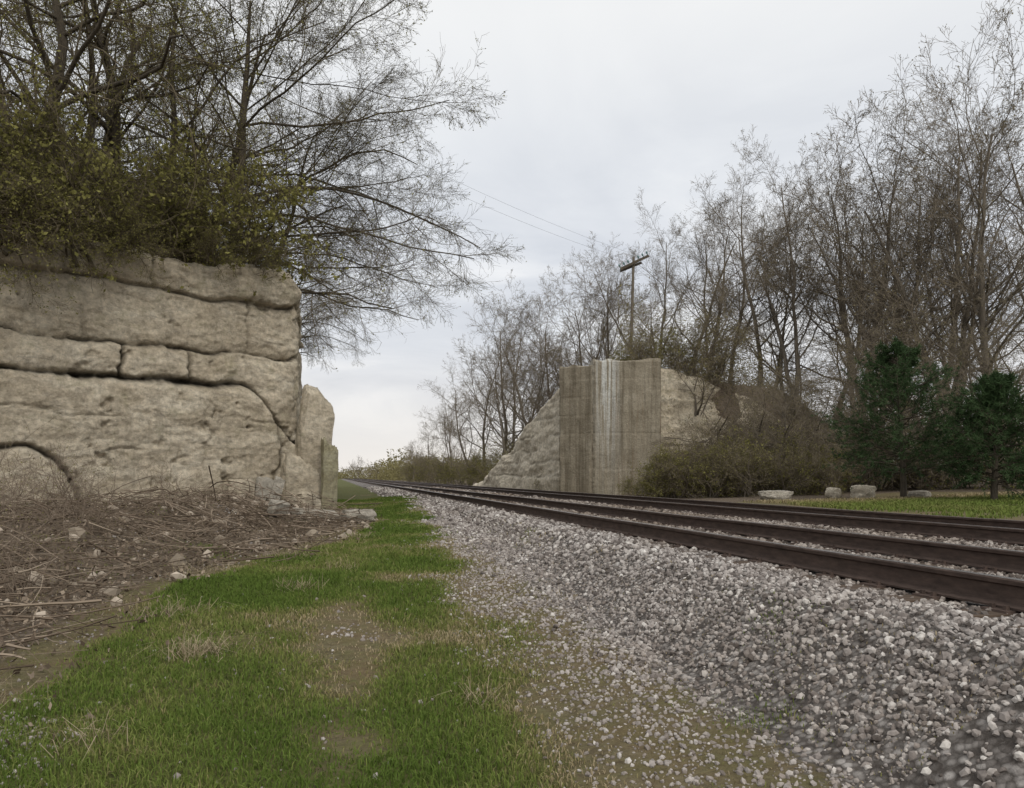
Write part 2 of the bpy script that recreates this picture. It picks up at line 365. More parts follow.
tag(obj('fallen_sticks',mesh('fallen_sticks',V,F,twig_m,attrs={'rnd':np.repeat(rng.random(n)**1.3,24)})),'tangle of fallen brown sticks and twigs below the cliff','sticks','stuff')
n=22000
x=rng.uniform(-9,1.2,n);y=rng.uniform(4.5,21.5,n);dd=(x-Bx)*nx+(y-By)*ny
k=(x<bnd(y)+.5*rng.normal(size=n))&(dd<-.1);x=x[k];y=y[k]
V,F=quads(np.stack([x,y,gh(x,y)+.015+.04*rng.random(len(x))],-1),.07,rng,.5)
tag(obj('leaf_litter',mesh('leaf_litter',V,F,twig_m,attrs={'rnd':np.repeat(rng.random(len(x)),4)})),'dead brown leaf litter on the bank','leaf litter','stuff')
# ------------------------------------------------------------------ railway
prof=np.array([(-.075,0),(.075,0),(.075,.012),(.014,.03),(.009,.06),(.009,.125),(.034,.138),(.037,.162),(.03,.172),(-.03,.172),(-.037,.162),(-.034,.138),(-.009,.125),(-.009,.06),(-.014,.03),(-.075,.012)])
K=len(prof)
ysr=np.concatenate([np.arange(-6,80,1.0),np.linspace(80,850,40)])
def railmesh():
    wob=.004*np.sin(ysr*.35)+.003*np.sin(ysr*.9)
    V=np.stack([np.broadcast_to(prof[:,0],(len(ysr),K))+wob[:,None]*.7,np.broadcast_to(ysr[:,None],(len(ysr),K)),np.broadcast_to(prof[:,1],(len(ysr),K))+wob[:,None]*.6],-1)
    i=np.arange(len(ysr)*K).reshape(len(ysr),K);i0=i[:-1];i1=i[1:]
    F=np.stack([i0,i1,np.roll(i1,-1,1),np.roll(i0,-1,1)],-1)
    mi=np.zeros(F.shape[:2],int);mi[:,8]=1
    return mesh('rail',V.reshape(-1,3),F.reshape(-1,4),[rust_m,steel_m],False,mi.ravel())
rm=railmesh()
def box(cx,cy,cz,sx,sy,sz,bv=0):
    s=np.array([(-1,-1,-1),(1,-1,-1),(1,1,-1),(-1,1,-1),(-1,-1,1),(1,-1,1),(1,1,1),(-1,1,1)],float)*.5
    s[4:,:2]*=(1-bv)
    return s*np.array([sx,sy,sz])+np.array([cx,cy,cz]),np.array([(0,3,2,1),(4,5,6,7),(0,1,5,4),(1,2,6,5),(2,3,7,6),(3,0,4,7)])
parts=[box(0,0,-.09,2.4,.23,.18,.02)];nm=[6]
for rx in (-.75,.75):
    parts.append(box(rx,0,.004,.3,.19,.02,.03));nm.append(6)
    for sx_ in (-.1,.1):
        for sy_ in (-.05,.05): parts.append(box(rx+sx_,sy_,.024,.03,.025,.03,.2));nm.append(6)
V,F=join(parts);mi=np.concatenate([np.full(c,0 if j==0 else 1) for j,c in enumerate(nm)])
tiem=mesh('tie',V,F,[tie_m,rust_m],False,mi)
V2,F2=join([(V+np.array([0,55.12+.55*j,0]),F[0]) for j in range(500)])
tierest=mesh('tie_rest',V2,F2,[tie_m,rust_m],False,np.tile(mi,500))
for tc,lab in ((4.65,'rusty railway track on weathered wooden ties in grey ballast'),(8.45,'second parallel rusty railway track on wooden ties')):
    e=tag(obj('railway_track',None,loc=(tc,0,.678)),lab,'railway track',None,'parallel railway tracks')
    for rx in (-.75,.75): obj('rail',rm,e,(rx,0,0))
    rg=np.random.default_rng(int(tc*10))
    for j in range(100):
        obj('tie',tiem,e,(rg.normal(0,.02),.12+.55*j,-.014),(0,0,rg.normal(0,.008)))
    o=obj('tie',tierest,e,(0,0,-.014));o['kind']='stuff'
# ------------------------------------------------------------------ cliffs
def densify(pts,step):
    out=[];acc=0;ss=[]
    for a,b_ in zip(pts[:-1],pts[1:]):
        a=np.array(a,float);b_=np.array(b_,float);L=np.linalg.norm(b_-a);k=max(2,int(L/step))
        for q in range(k):
            out.append(a+(b_-a)*q/k);ss.append(acc+L*q/k)
        acc+=L
    out.append(np.array(pts[-1],float));ss.append(acc)
    return np.array(out),np.array(ss)
def rockwall(name,pts,step,zs0,Ht,depth,mat,inward=1.3,nsm=9):
    P,s=densify(pts,step)
    k=np.ones(nsm)/nsm;Pp=np.pad(P,((nsm//2,nsm//2),(0,0)),'edge')
    Pm=np.stack([np.convolve(Pp[:,j],k,'valid') for j in (0,1)],-1)
    T=nrm(np.gradient(Pm,axis=0));O=np.stack([T[:,1],-T[:,0]],-1)
    H=Ht(s,Pm);nz=int(max(H)/step)+4
    v=np.linspace(0,1,nz)
    Zr=zs0+(H[:,None]-zs0)*v[None,:]
    edge=H[:,None]-Zr;ro=-.18*(1-np.clip(edge/.2,0,1))**2
    D,cav=depth(s[:,None]+0*Zr,Zr,Pm)
    k2=int(inward/step/1.5)+2
    ext=np.linspace(0,1,k2+1)[1:]
    Zr=np.concatenate([Zr,H[:,None]-.15*ext[None,:]+.08*fbm(s[:,None]*2,ext[None,:]*4,0,3,3)],1)
    De=D[:,-1:]+0*ext[None,:]-.18-inward*ext[None,:]
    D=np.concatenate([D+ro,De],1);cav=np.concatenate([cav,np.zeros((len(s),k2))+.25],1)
    XY=Pm[:,None,:]+O[:,None,:]*D[:,:,None]
    V=np.concatenate([XY,Zr[:,:,None]],-1)
    n,mz=Zr.shape;i=np.arange(n*mz).reshape(n,mz)
    F=np.stack([i[:-1,:-1],i[1:,:-1],i[1:,1:],i[:-1,1:]],-1).reshape(-1,4)
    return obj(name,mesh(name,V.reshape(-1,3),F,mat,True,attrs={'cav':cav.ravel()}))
A0=(-.7-.888*15,22.2-.46*15)
SA=15-7.06
def scarp(x,y,seed,k=4.0,w=.12):
    q=fbm(x,y,0,5,seed,.6)*k;f=np.floor(q);return f+S((q-f-1+w)/w)
def depthL(s,z,P):
    t=s-SA
    w=.13*fbm(t*1.1,0,0,6,21,.62)
    D=.2*fbm(s*.4,z*.6,0,4,1,.5)+.05*fbm(s*2.2,z*2.8,0,6,2,.66)+.03*(1-2*np.abs(fbm(s*.8,z*3.5,0,5,13,.65)))
    D=D+.03*scarp(s*.6,z*1.3,141,3.0,.3)
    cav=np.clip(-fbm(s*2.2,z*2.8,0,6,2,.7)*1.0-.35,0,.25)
    def lay(zc,amt,wd=.06): return amt*S((z-zc)/wd+.5)
    zA=4.62+w+.15*S((1.5-t)/3);zB=3.8+w*.7-1.5*S((t-5.3)/1.7)
    zT=6.05+.8*w+.1*np.sin(t*.9)
    D=D-lay(zA,.2)+.16*S((z-zT)/.05)*np.clip(.6+1.5*fbm(s*.5,9,0,3,44),0,1.3)-lay(zB,.12)
    # beds bulge slightly and round in toward each bedding plane
    for zc in (zA,zB,zT): D=D-.12*np.exp(-(np.abs(z-zc)/.16))
    def crack(dz,wd,dp):
        nonlocal D,cav
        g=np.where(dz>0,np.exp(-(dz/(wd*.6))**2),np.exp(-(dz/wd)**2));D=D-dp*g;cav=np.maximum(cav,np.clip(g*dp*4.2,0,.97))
    br=np.clip(.9+1.1*fbm(t*1.7,3,0,4,8,.65),.3,1.3)
    wd_=.65+1.0*np.clip(fbm(t*1.1,5,0,4,18,.6)+.4,0,1)
    crack(z-zA,.045*wd_,.18*br);crack(z-zB,.075*wd_,.28*br);crack(z-zT,.035*wd_,.10*br)
    zC=5.3+1.4*w+.05*t
    crack(z-zC,.03,.09*br*np.clip(fbm(t*.9,7,0,2,5)*2+.4,0,1))
    for zc,sd in ((2.9,52),(2.1,56),(6.5,58),(5.7,60),(5.0,61)):
        crack(z-(zc+.25*fbm(t*.8,sd,0,4,sd)),.025,.05*np.clip(fbm(t*.8,sd,0,2,sd+1)*3-.1,0,1))
    for tc,z0,z1,dp in ((2.5,zB,zA,.22),(3.98,zB,zA,.16),(-2.2,zB-2,zA,.2),(5.55,zA,zA+1.4,.07),(-.8,zA,zT,.12),(6.2,1.0,zB,.12),(4.4,1.6,zB-.4,.05),(1.6,zA,zA+.8,.06),(3.2,zT,7.2,.08)):
        m_=S((z-z0)/.08+.5)*S((z1-z)/.08+.5)
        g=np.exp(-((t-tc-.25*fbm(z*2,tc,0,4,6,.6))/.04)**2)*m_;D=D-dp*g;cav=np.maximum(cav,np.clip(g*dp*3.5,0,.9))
    rr=np.sqrt(((t-.15)/1.35)**2+((z-.85)/1.25)**2)+.08*fbm(t*2,z*2,0,4,81)
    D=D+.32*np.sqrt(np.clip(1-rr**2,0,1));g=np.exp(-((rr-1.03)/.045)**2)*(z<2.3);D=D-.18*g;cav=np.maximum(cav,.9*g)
    D=D-.25*S((1.3-z)/.9)*(.6+.6*fbm(t*1.3,2,0,3,41))*(t>1.6)
    D=D-.25*S((t-6.2)/.8)*S((z-2.2+.4*fbm(t,z,0,2,9))/.5)*S((4.9-z)/.5)
    D=D-np.clip(fbm(s*1.8,z*2.2,0,5,51,.6)-.38,0,1)*.6
    return D,cav
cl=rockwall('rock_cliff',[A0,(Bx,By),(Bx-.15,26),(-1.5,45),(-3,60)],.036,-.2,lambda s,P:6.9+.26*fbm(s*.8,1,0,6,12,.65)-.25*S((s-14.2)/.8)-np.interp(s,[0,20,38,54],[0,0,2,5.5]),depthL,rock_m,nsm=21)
tag(cl,'tan layered limestone cliff with deep bedding cracks','cliff')
def depthR(s,z,P):
    D=.35*fbm(s*.35,z*.5,0,4,61,.5)+.07*fbm(s*1.6,z*2.4,0,5,62,.6)+.04*scarp(s*.4,z*1.2,161,3,.3);cav=np.clip(-fbm(s*1.6,z*2.4,0,5,62,.65)*1.0-.35,0,.3)
    for j,zc in enumerate((1.5,2.3,3.1,3.9,4.9,5.8)):
        zc=zc+.2*fbm(s*.5,j*3,0,4,70+j);br=np.clip(.5+1.3*fbm(s*.6,j*5,0,3,170+j),0,1);g=np.exp(-((z-zc)/.06)**2)*br;D=D-.1*g-.05*S((z-zc)/.1+.5);cav=np.maximum(cav,.5*g)
    return D,cav
o=rockwall('rock_outcrop',[(10.6,63.5),(11.1,57),(11.5,49.5),(11.7,46),(12.0,43.5),(12.9,41.2)],.1,0,
    lambda s,P:np.interp(P[:,1],[41,43,46,49.5,55,59,63.5],[7.0,6.7,5.7,4.2,2.6,1.5,.6])+.3*fbm(s*.7,0,0,4,33),depthR,rock2_m,3.0)
tag(o,'rugged pale limestone face sloping down beside the tracks','rock outcrop')
o=rockwall('rock_outcrop',[(16.3,41.0),(20,41.3),(24,42.0),(29,43.6)],.12,.2,
    lambda s,P:np.interp(P[:,0],[16,20,24,29],[7.4,7.3,5.8,3.4])+.3*fbm(s*.6,5,0,3,35),depthR,rock_m,2.5)
tag(o,'weathered limestone ledge beside the concrete abutment','rock outcrop')
# ------------------------------------------------------------------ abutment
def wallbox(p0,p1,z0,z1,th,name,parent):
    p0=np.array(p0,float);p1=np.array(p1,float);L=np.linalg.norm(p1-p0);T=(p1-p0)/L;Nn=np.array([-T[1],T[0]])
    nx_,nz_=max(8,int(L/.1)),70
    uu,vv=np.meshgrid(np.linspace(0,L,nx_),np.linspace(z0,z1,nz_))
    dep=.05*fbm(uu*1.2+p0[0],vv*1.2,0,5,91)
    for k in np.arange(z0+.9,z1-.2,.95): dep=dep-.014*np.exp(-((vv-k-.01)/.03)**2)
    er=np.clip(1-np.minimum(np.minimum(uu,L-uu),z1-vv)/.12,0,1);dep=dep-.07*er**2*(1+fbm(uu*4,vv*4,0,3,92))
    ztop=vv+np.where(vv>z1-.01,.14*fbm(uu*2,0,0,4,93),0)
    XY=p0[None,None]+T*uu[...,None]-Nn*dep[...,None]
    V=np.concatenate([XY,ztop[...,None]],-1)
    i=np.arange(nx_*nz_).reshape(nz_,nx_);F=np.stack([i[:-1,:-1],i[:-1,1:],i[1:,1:],i[1:,:-1]],-1).reshape(-1,4)
    Vs=V.reshape(-1,3)
    def strip(line):
        nonlocal Vs,F
        n=len(line);off=len(Vs);b2=Vs[line].copy();b2[:,:2]+=Nn*th
        Vs=np.concatenate([Vs,b2]);j=np.arange(n-1)
        F=np.concatenate([F,np.stack([line[:-1],off+j,off+j+1,line[1:]],-1)])
    strip(i[:,0]);strip(i[::-1,-1]);strip(i[-1,:])
    return obj(name,mesh(name,Vs,F,conc_m,False),parent)
e=tag(obj('bridge_abutment',None,loc=(0,0,0)),'old concrete bridge abutment with white mineral streaks','bridge abutment')
wallbox((13.25,40.05),(16.75,39.3),0,7.62,2.6,'wall',e)
wallbox((11.75,41.4),(13.22,40.09),0,7.38,2.2,'wing_wall',e)
# ------------------------------------------------------------------ blocks / rocks
def rock(name,loc,dims,rot,mat,label,cat,seed,boxy=.6,group=None,taper=0):
    n=18
    g=np.linspace(-1,1,n);Vs=[];Fs=[];off=0
    for ax in range(3):
        for sg in (-1,1):
            a,b_=np.meshgrid(g,g);p=np.zeros((n,n,3));p[...,ax]=sg;p[...,(ax+1)%3]=a;p[...,(ax+2)%3]=b_*sg
            i=np.arange(n*n).reshape(n,n)+off;Fs.append(np.stack([i[:-1,:-1],i[:-1,1:],i[1:,1:],i[1:,:-1]],-1).reshape(-1,4));Vs.append(p.reshape(-1,3));off+=n*n
    V=np.concatenate(Vs);F=np.concatenate(Fs)
    V=V*boxy+nrm(V)*(1-boxy)*1.1
    d=1+.3*fbm(V[:,0]*1.3+seed*7,V[:,1]*1.3,V[:,2]*1.3,5,seed,.6);V=V*d[:,None]
    V[:,2]-=taper*.6*V[:,0]*(V[:,2]>0)*V[:,2];V[:,:2]*=(1-taper*.5*np.clip(V[:,2:3]*.5+.5,0,1))
    V=V*np.array(dims)*.5;V[:,2]+=dims[2]*.42
    o=obj(name,mesh(name,V,F,mat,True,attrs={'cav':np.zeros(len(V))}),None,loc,rot)
    return tag(o,label,cat,None,group)
m2=rockmat('pale_rock',(.38,.345,.28),(.5,.455,.38),(.6,.56,.48),(.26,.23,.19),.1)
mp=rockmat('post_stone',(.3,.265,.16),(.4,.365,.24),(.48,.45,.33),(.15,.125,.09))
rock('stone_slab',(-.62,21.95,1.4),(1.0,.8,2.5),(0,.08,.4),rock_m,'thick limestone slab leaning against the cliff corner','stone slab',3,.4,None,.35)
rock('stone_block',(-.9,21.75,.4),(1.1,.8,1.7),(0,0,.3),rock_m,'broken limestone block at the cliff corner','stone block',14,.4,None,.35)
rock('stone_post',(-.17,21.3,.42),(.42,.36,2.0),(0.02,.03,.2),mp,'upright weathered concrete post stump with yellowish top','stone post',5,.85,None,.15)
rock('boulder',(-1.75,20.9,.75),(.5,.4,.75),(0,.2,.6),m2,'pale boulder propped at the cliff foot','boulder',6,.5)
rock('boulder',(-1.5,20.6,.7),(.25,.15,.8),(0,.25,.2),m2,'thin pale upright stone at the cliff foot','boulder',7,.7)
rock('boulder',(-.75,20.5,.55),(.7,.5,.55),(0,.1,.9),rock_m,'grey tan boulder at the cliff foot','boulder',8,.6)
rock('boulder',(-2.3,21.0,.75),(.6,.45,.7),(.1,0,.2),rock_m,'tan boulder at the cliff foot','boulder',17,.6)
rock('flat_stone',(-.45,19.0,.52),(1.0,.6,.16),(.15,.1,.3),m2,'flat whitish slab lying on rubble','flat stone',9,.8)
rock('rock',(.55,19.0,.42),(.75,.5,.3),(0,0,.2),m2,'pale rounded rock at the edge of the grass','rock',10,.4)
rock('flat_stone',(-1.25,18.2,.65),(.5,.22,.3),(.4,.1,1.0),m2,'small grey slab on the debris bank','flat stone',12,.8)
rock('rock',(17.2,28.9,.5),(1.5,.8,.45),(0,0,.3),m2,'pale rock in grass beyond the tracks','rock',21,.3)
rock('rock',(20.0,29.2,.55),(.7,.6,.5),(0,0,1),rock2_m,'brown rock in grass beyond the tracks','rock',22,.35)
rock('rock',(20.8,28.4,.55),(.9,.6,.6),(0,0,2),rock2_m,'brown rock in grass beyond the tracks','rock',23,.4)
rock('rock',(22.0,26.7,.55),(.8,.5,.4),(0,0,2),m2,'pale rock near the pines','rock',24,.35)
# ------------------------------------------------------------------ trees
def tree(seed,H,R,levels,stems=1,lean=(0,0,1),leaves=0,leafsize=.05,leafm=leaf_m,barkT=bark_m,barkC=twigw_m,spreadstem=.3,split=1,wander0=.06,minr=.004,limbbias=None):
    rg=np.random.default_rng(seed)
    S0=np.zeros((stems,3));S0[:,:2]=rg.normal(0,.12*(stems>1),(stems,2));S0[:,2]=-.3
    D=nrm(np.array(lean,float)[None]+rg.normal(0,spreadstem*(stems>1)+.02,(stems,3))*np.array([1,1,.2]))
    L=H*(.8+.25*rg.random(stems));Rr=R*(.7+.4*rg.random(stems))
    P,Rd=grow(S0,D,L,Rr,11,wander0,.02,rg,.18)
    f=np.ones(11);f[0]=1.5;f[1]=1.12;Rd=Rd*f
    T=[tubes(P,Rd,9)];Cc=[];cur=(P,Rd,L)
    for li,lv in enumerate(levels):
        s,d,l,r=spawn(cur[0],cur[1],cur[2],lv['c'],lv['t'],lv['a'],lv['l'],lv['r'],rg,lv.get('tp',.5))
        r=np.maximum(r,minr)
        if limbbias is not None and li==0: d=nrm(d+np.array(limbbias))
        P,Rd=grow(s,d,l,r,lv['n'],lv['w'],lv['g'],rg,.3)
        Rd=np.maximum(Rd,minr*.7)
        (T if li<split else Cc).append(tubes(P,Rd,lv['k']));cur=(P,Rd,l)
    if leaves:
        Pq=cur[0];m_=Pq.shape[0];ii=rg.integers(0,m_,leaves);jj=rg.integers(1,Pq.shape[1],leaves)
        lp=Pq[ii,jj]+rg.normal(0,leafsize*.6,(leaves,3));Vl,Fl=quads(lp,leafsize,rg)
    V,F=join(T);tm=mesh('trunk',V,F,barkT,True)
    V,F=join(Cc);nb=sum(len(f) for f in F)
    if leaves:
        F=[F[0],Fl+len(V)];V=np.concatenate([V,Vl])
        F=[np.concatenate(F)];mi=np.concatenate([np.zeros(nb),np.ones(leaves)])
        cm=mesh('crown',V,F,[barkC,leafm],False,mi)
    else: cm=mesh('crown',V,F,[barkC],False)
    return tm,cm
def lv(c,a,l,r,t=.25,n=5,k=3,w=.12,g=.02,tp=.5): return dict(c=c,a=a,l=l,r=r,t=t,n=n,k=k,w=w,g=g,tp=tp)
UP=[]
for s_ in range(5):
    UP.append(tree(100+s_,14,.18,[lv(12,44,.5,.5,.22,8,5,.14,.06),lv(9,42,.5,.5,.2,6,4,.15,.03),lv(7,40,.48,.5,.15,4,3,.15,.02),lv(4,38,.6,.6,.15,3,3,.12,.02)],
        stems=1+(s_%2),leaves=2500,leafsize=.06,leafm=bud_m,spreadstem=.12,minr=.007,wander0=.09))
MID=[]
for s_ in range(3):
    MID.append(tree(150+s_,8,.13,[lv(12,60,.6,.5,.15,8,5,.18,.03),lv(9,48,.5,.5,.15,6,4,.18,.01),lv(8,44,.48,.5,.12,4,3,.18,.0),lv(4,42,.55,.6,.1,3,3,.16,.0)],
        stems=2,leaves=5000,leafsize=.055,leafm=hedge_m,spreadstem=.3,minr=.006,wander0=.16))
SPR=[]
for s_ in range(3):
    SPR.append(tree(200+s_,11,.25,[lv(11,62,.62,.5,.15,9,6,.14,.02,.4),lv(9,48,.5,.5,.15,7,4,.16,.0),lv(8,44,.48,.5,.12,5,3,.16,-.02),lv(6,42,.55,.6,.1,3,3,.16,-.03)],
        stems=1,leaves=9000,leafsize=.055,leafm=leaf_m,barkT=barkd_m,barkC=twigd_m,minr=.0045,wander0=.11))
LEAN=[]
for s_ in range(2):
    LEAN.append(tree(300+s_,9,.22,[lv(14,66,.82,.42,.2,12,6,.12,.012,.3),lv(13,42,.42,.5,.15,8,4,.15,.0),lv(9,40,.48,.5,.12,5,3,.16,-.01),lv(7,40,.55,.6,.1,3,3,.17,-.03)],
    lean=(.28,-.05,1),leaves=9000,leafsize=.045,leafm=leaf_m,barkT=barkd_m,barkC=twigd_m,limbbias=(.7,-.1,.12),minr=.0045))
SH=[];SHB=[]
for s_ in range(4):
    SH.append(tree(400+s_,2.0,.022,[lv(7,45,.6,.6,.2,6,3,.15,-.02),lv(7,45,.5,.6,.15,4,3,.18,-.02),lv(3,45,.6,.7,.1,3,3,.2,-.02)],stems=13,leaves=(3500,7000,4500,2500)[s_],leafsize=.052,
        spreadstem=.55,wander0=.14,split=0,minr=.0035,barkT=twigd_m,barkC=twigd_m))
bram=barkmat('bramble_stem',(.13,.095,.07),(.25,.20,.15))
for s_ in range(2):
    SHB.append(tree(450+s_,2.0,.016,[lv(5,40,.6,.6,.2,6,3,.15,-.05),lv(5,45,.5,.6,.15,4,3,.18,-.05)],stems=16,leaves=300,leafsize=.03,spreadstem=.8,wander0=.16,split=0,minr=.003,
        barkT=bram,barkC=bram))
HD=[]
for s_ in range(2):
    HD.append(tree(480+s_,3.0,.05,[lv(8,45,.6,.6,.15,6,3,.15,0),lv(7,45,.5,.6,.15,4,3,.18,-.01),lv(4,45,.6,.7,.1,3,3,.2,-.02)],stems=8,leaves=4000,leafsize=.06,leafm=hedge_m,
        spreadstem=.5,wander0=.12,split=0,minr=.006))
def place(kind,name,x,y,sc,rz,label,cat,group,tilt=(0,0),dz=0):
    e=tag(obj(name,None,loc=(x,y,g1(x,y)+dz),rot=(tilt[0],tilt[1],rz),sc=sc),label,cat,None,group)
    low=name in('shrub','bramble')
    obj('stems' if low else 'trunk',kind[0],e);obj('branches' if low else 'crown',kind[1],e)
    return e
def at(b,z):
    r=z/math.cos(rad(b-12.5));return r*math.sin(rad(b)),r*math.cos(rad(b))
rg=np.random.default_rng(5)
W=[(11.6,76,17),(13,82,18),(14.8,72,17),(16.9,66,17),(18.8,61,15),(20.5,64,15),(22.6,60,13),(24.4,58,14),(26,55,12.5),(27.8,56,14),(29.7,53,14),(31.6,50,15),(33.4,48,18),
   (35.4,50,21),(37.2,47,20),(39.3,46,21),(41,45,20),(42.6,43,20.5),(44.3,42,20),(46.3,40,20),(9.6,100,14),(8,118,13),(6.6,140,11),(5.4,160,8),(10.6,88,16),(34.5,58,17),(38,56,19),(30.4,62,14),
   (41.5,56,20),(19.8,74,15),(15.8,80,18),(12.2,68,12),(17.8,72,15),(36.4,60,19),(43.5,54,19)]
for k,(b_,z_,h_) in enumerate(W):
    x,y=at(b_,z_);kd=UP[k%5]
    place(kd,'bare_tree',x,y,h_/15.0,rg.uniform(0,6.28),'tall leafless grey-brown tree in the trackside woods','tree','leafless trees in the woods beyond the tracks')
for (b_,z_,h_,tl) in ((25.6,46,7,(0,.5)),(27.5,45,7.5,(.1,-.55)),(30.5,44,8,(0,-.6)),(29.6,41,6.5,(.2,.75)),(33.5,42,8,(0,-.45)),(36.2,41,8,(0,.2)),(32,40,6,(0,.3)),(40.5,39,8.5,(0,-.2)),(44,37,8,(.1,.1)),(23.4,50,6,(0,.2)),(38.6,42,9,(0,.1)),(46.5,36,8,(0,-.2))):
    x,y=at(b_,z_);place(MID[int(b_)%3],'bare_tree',x,y,h_/9,rg.uniform(-.3,.3),'leaning leafless tree with crooked limbs on the bank','tree','leafless trees in the woods beyond the tracks',tl)
Lt=[(-19,21,1.0),(-16.2,23.5,1.0),(-14.9,22.6,.95),(-13.4,25,1.1),(-11.2,24.5,.9),(-18,27,1.1),(-7,30,.85),(-13.5,30,1.1),(-10,31,1.0),(-15.8,32,1.1)]
for k,(b_,z_,s_) in enumerate(Lt):
    x,y=at(b_,z_);place(SPR[k%3],'cliff_tree',x,y,s_,rg.uniform(0,6.28),'dark spreading leafless tree rooted on the cliff top','tree','bare trees on top of the cliff')
for b_,z_,s_,rz,q in ((-7.6,24.6,1.05,0,0),(-9.4,26.5,1.1,-.15,1),(-5.0,26.5,.72,.1,1)):
    x,y=at(b_,z_);place(LEAN[q],'cliff_tree',x,y,s_,rz,'leaning tree with long fine branches reaching over the tracks','tree','bare trees on top of the cliff')
for b_,z_,s_ in ((-3.6,33,.45),(-3.2,40,.5)):
    x,y=at(b_,z_);place(LEAN[0],'cliff_tree',x,y,s_,.2,'small budding tree overhanging the cliff edge','tree','bare trees on top of the cliff')
for k in range(27):
    s_=.6+k*.42+rg.uniform(-.25,.25);dd=rg.uniform(.5,2.6)
    x=Bx-ux*s_+nx*dd;y=By-uy*s_+ny*dd
    if x>-1.7: x=-1.9
    e=place(SH[(0,3,2,1)[k%4]],'shrub',x,y,rg.choice([.7,1.0,1.35,1.9])*rg.uniform(.85,1.15)*(.6 if s_<2 else 1),rg.uniform(0,6.28),'olive green budding shrub on the cliff edge','shrub','budding shrubs along the cliff top')
    e.location.z=max(e.location.z,6.75)
for (s_,sc,zz_) in ((1.4,.35,6.95),(2.6,.45,6.9),(4.4,.55,6.8),(5.4,.7,6.75),(6.2,.85,6.7),(7.0,1.0,6.65),(7.8,1.1,6.6)):
    x=Bx-ux*s_-nx*.05;y=By-uy*s_-ny*.05;e=place(SH[(0,2,3)[int(s_*2)%3]],'shrub',x,y,sc,1.0,'brown and olive vines draping over the cliff edge','shrub','budding shrubs along the cliff top');e.location.z=zz_;e.rotation_euler=(.95,0,.45)
for (x,y,s_) in ((-7.3,16.6,1.0),(-5.3,15.2,.7),(-4.3,14.6,.7),(-5.6,13.8,.9),(-3.6,12.6,.6),(-3,15.4,.5),(-4.2,11,.7),(-3.3,9.3,.5),(-6.2,12.5,1.0)):
    place(SHB[int(abs(x*10))%2],'bramble',x,y,s_,rg.uniform(0,6.28),'bare arching brown bramble on the debris bank','bramble','bare brambles below the cliff')
Sb=[(13.3,58,1.1),(12.6,64,1.5),(11.6,70,1.6),(10.5,78,1.6),(9.6,85,1.6),(8.8,95,1.7),(8,105,1.8),(7.2,118,1.9),(6.5,130,2.0),(5.9,145,2.0),(5.2,165,2.0),(23,38.0,1.0),(24,37.5,1.1),(25.2,38,1.3),(26.4,37,1.1),(27.6,37.5,1.3),(28.8,36.5,1.0),(30,37.5,1.4),(31.3,37,1.0),(32.6,38,1.2),(34,37,.9),(21.6,38.2,.55),
    (22.6,45,1.2),(24,46,1.4),(25.5,45,1.6),(21.2,46,1.0),(27,46,1.5),(29,45,1.6),(31,43,1.6),(33,43,1.5),(35.5,40,1.4),(37,41,1.5),(39.5,40,1.4),(42,39,1.4),(44.5,38,1.5),(46,37,1.4),(28,41,1.5),(26,42.4,1.5),(18,45,.8),(16.4,48,1.0)]
for k,(b_,z_,s_) in enumerate(Sb):
    x,y=at(b_,z_);u_=k%2;place(SH[(k//2)%4] if u_ else HD[(k//2)%2],'shrub',x,y,s_*(.8 if not u_ else 1.15),rg.uniform(0,6.28),'yellow-green budding shrub at the edge of the woods' if u_ else 'tan-brown leafless brushy shrub at the edge of the woods','shrub','shrubs at the edge of the woods')
def faru(seed):
    r_=np.random.default_rng(seed)
    P0,Rd0=grow(np.array([[0,0,-.5]]),np.array([[0,0,1.]]),np.array([11.]),np.array([.16]),9,.09,0,r_,.1)
    out=[tubes(P0,Rd0,4)];cur=(P0,Rd0,np.array([12.]))
    for c,a,l in ((13,45,.48),(8,42,.5),(6,42,.55)):
        s,d,ll,r=spawn(cur[0],cur[1],cur[2],c,.12,a,l,.6,r_);r=np.maximum(r,.014)
        P,Rd=grow(s,d,ll,r,4,.14,.03,r_,.4);out.append(tubes(P,Rd,3));cur=(P,Rd,ll)
    return join(out)
FU=[faru(1),faru(2),faru(3)]
parts=[];r2=np.random.default_rng(9)
pos=[]
for b_ in np.arange(13,52,1.0): pos.append((b_+r2.normal(0,.3),88+r2.uniform(-4,35),r2.uniform(.7,1.1)))
for b_ in np.arange(.6,9,.25): pos.append((b_,r2.uniform(260,420),r2.uniform(.5,.9)))
for b_ in np.arange(5.5,11,.35): pos.append((b_,r2.uniform(120,220),r2.uniform(.45,.75)))
for b_,z_,s_ in pos:
    x,y=at(b_,z_);Vv,Ff=FU[r2.integers(3)];a=r2.uniform(0,6.28);c_,s2=math.cos(a),math.sin(a)
    Vv=(Vv@np.array([[c_,s2,0],[-s2,c_,0],[0,0,1]]))*s_+np.array([x,y,g1(x,y)]);parts.append((Vv,Ff))
V,F=join(parts)
tag(obj('far_woods',mesh('far_woods',V,F,twigw_m)),'distant leafless woods behind the tracks','woods','stuff')
n=110000
b_=r2.uniform(10,50,n);z_=np.where(b_<20,r2.uniform(66,110,n),r2.uniform(44,75,n));r_=z_/np.cos(np.radians(b_-12.5))
x=r_*np.sin(np.radians(b_));y=r_*np.cos(np.radians(b_))
hh=r2.random(n)**1.5*5.5*(.4+.8*np.clip(fbm(x*.25,y*.25,0,3,88)+.5,0,1))
V1,F1=quads(np.stack([x,y,gh(x,y)+hh],-1),.15,r2,.3)
n=30000
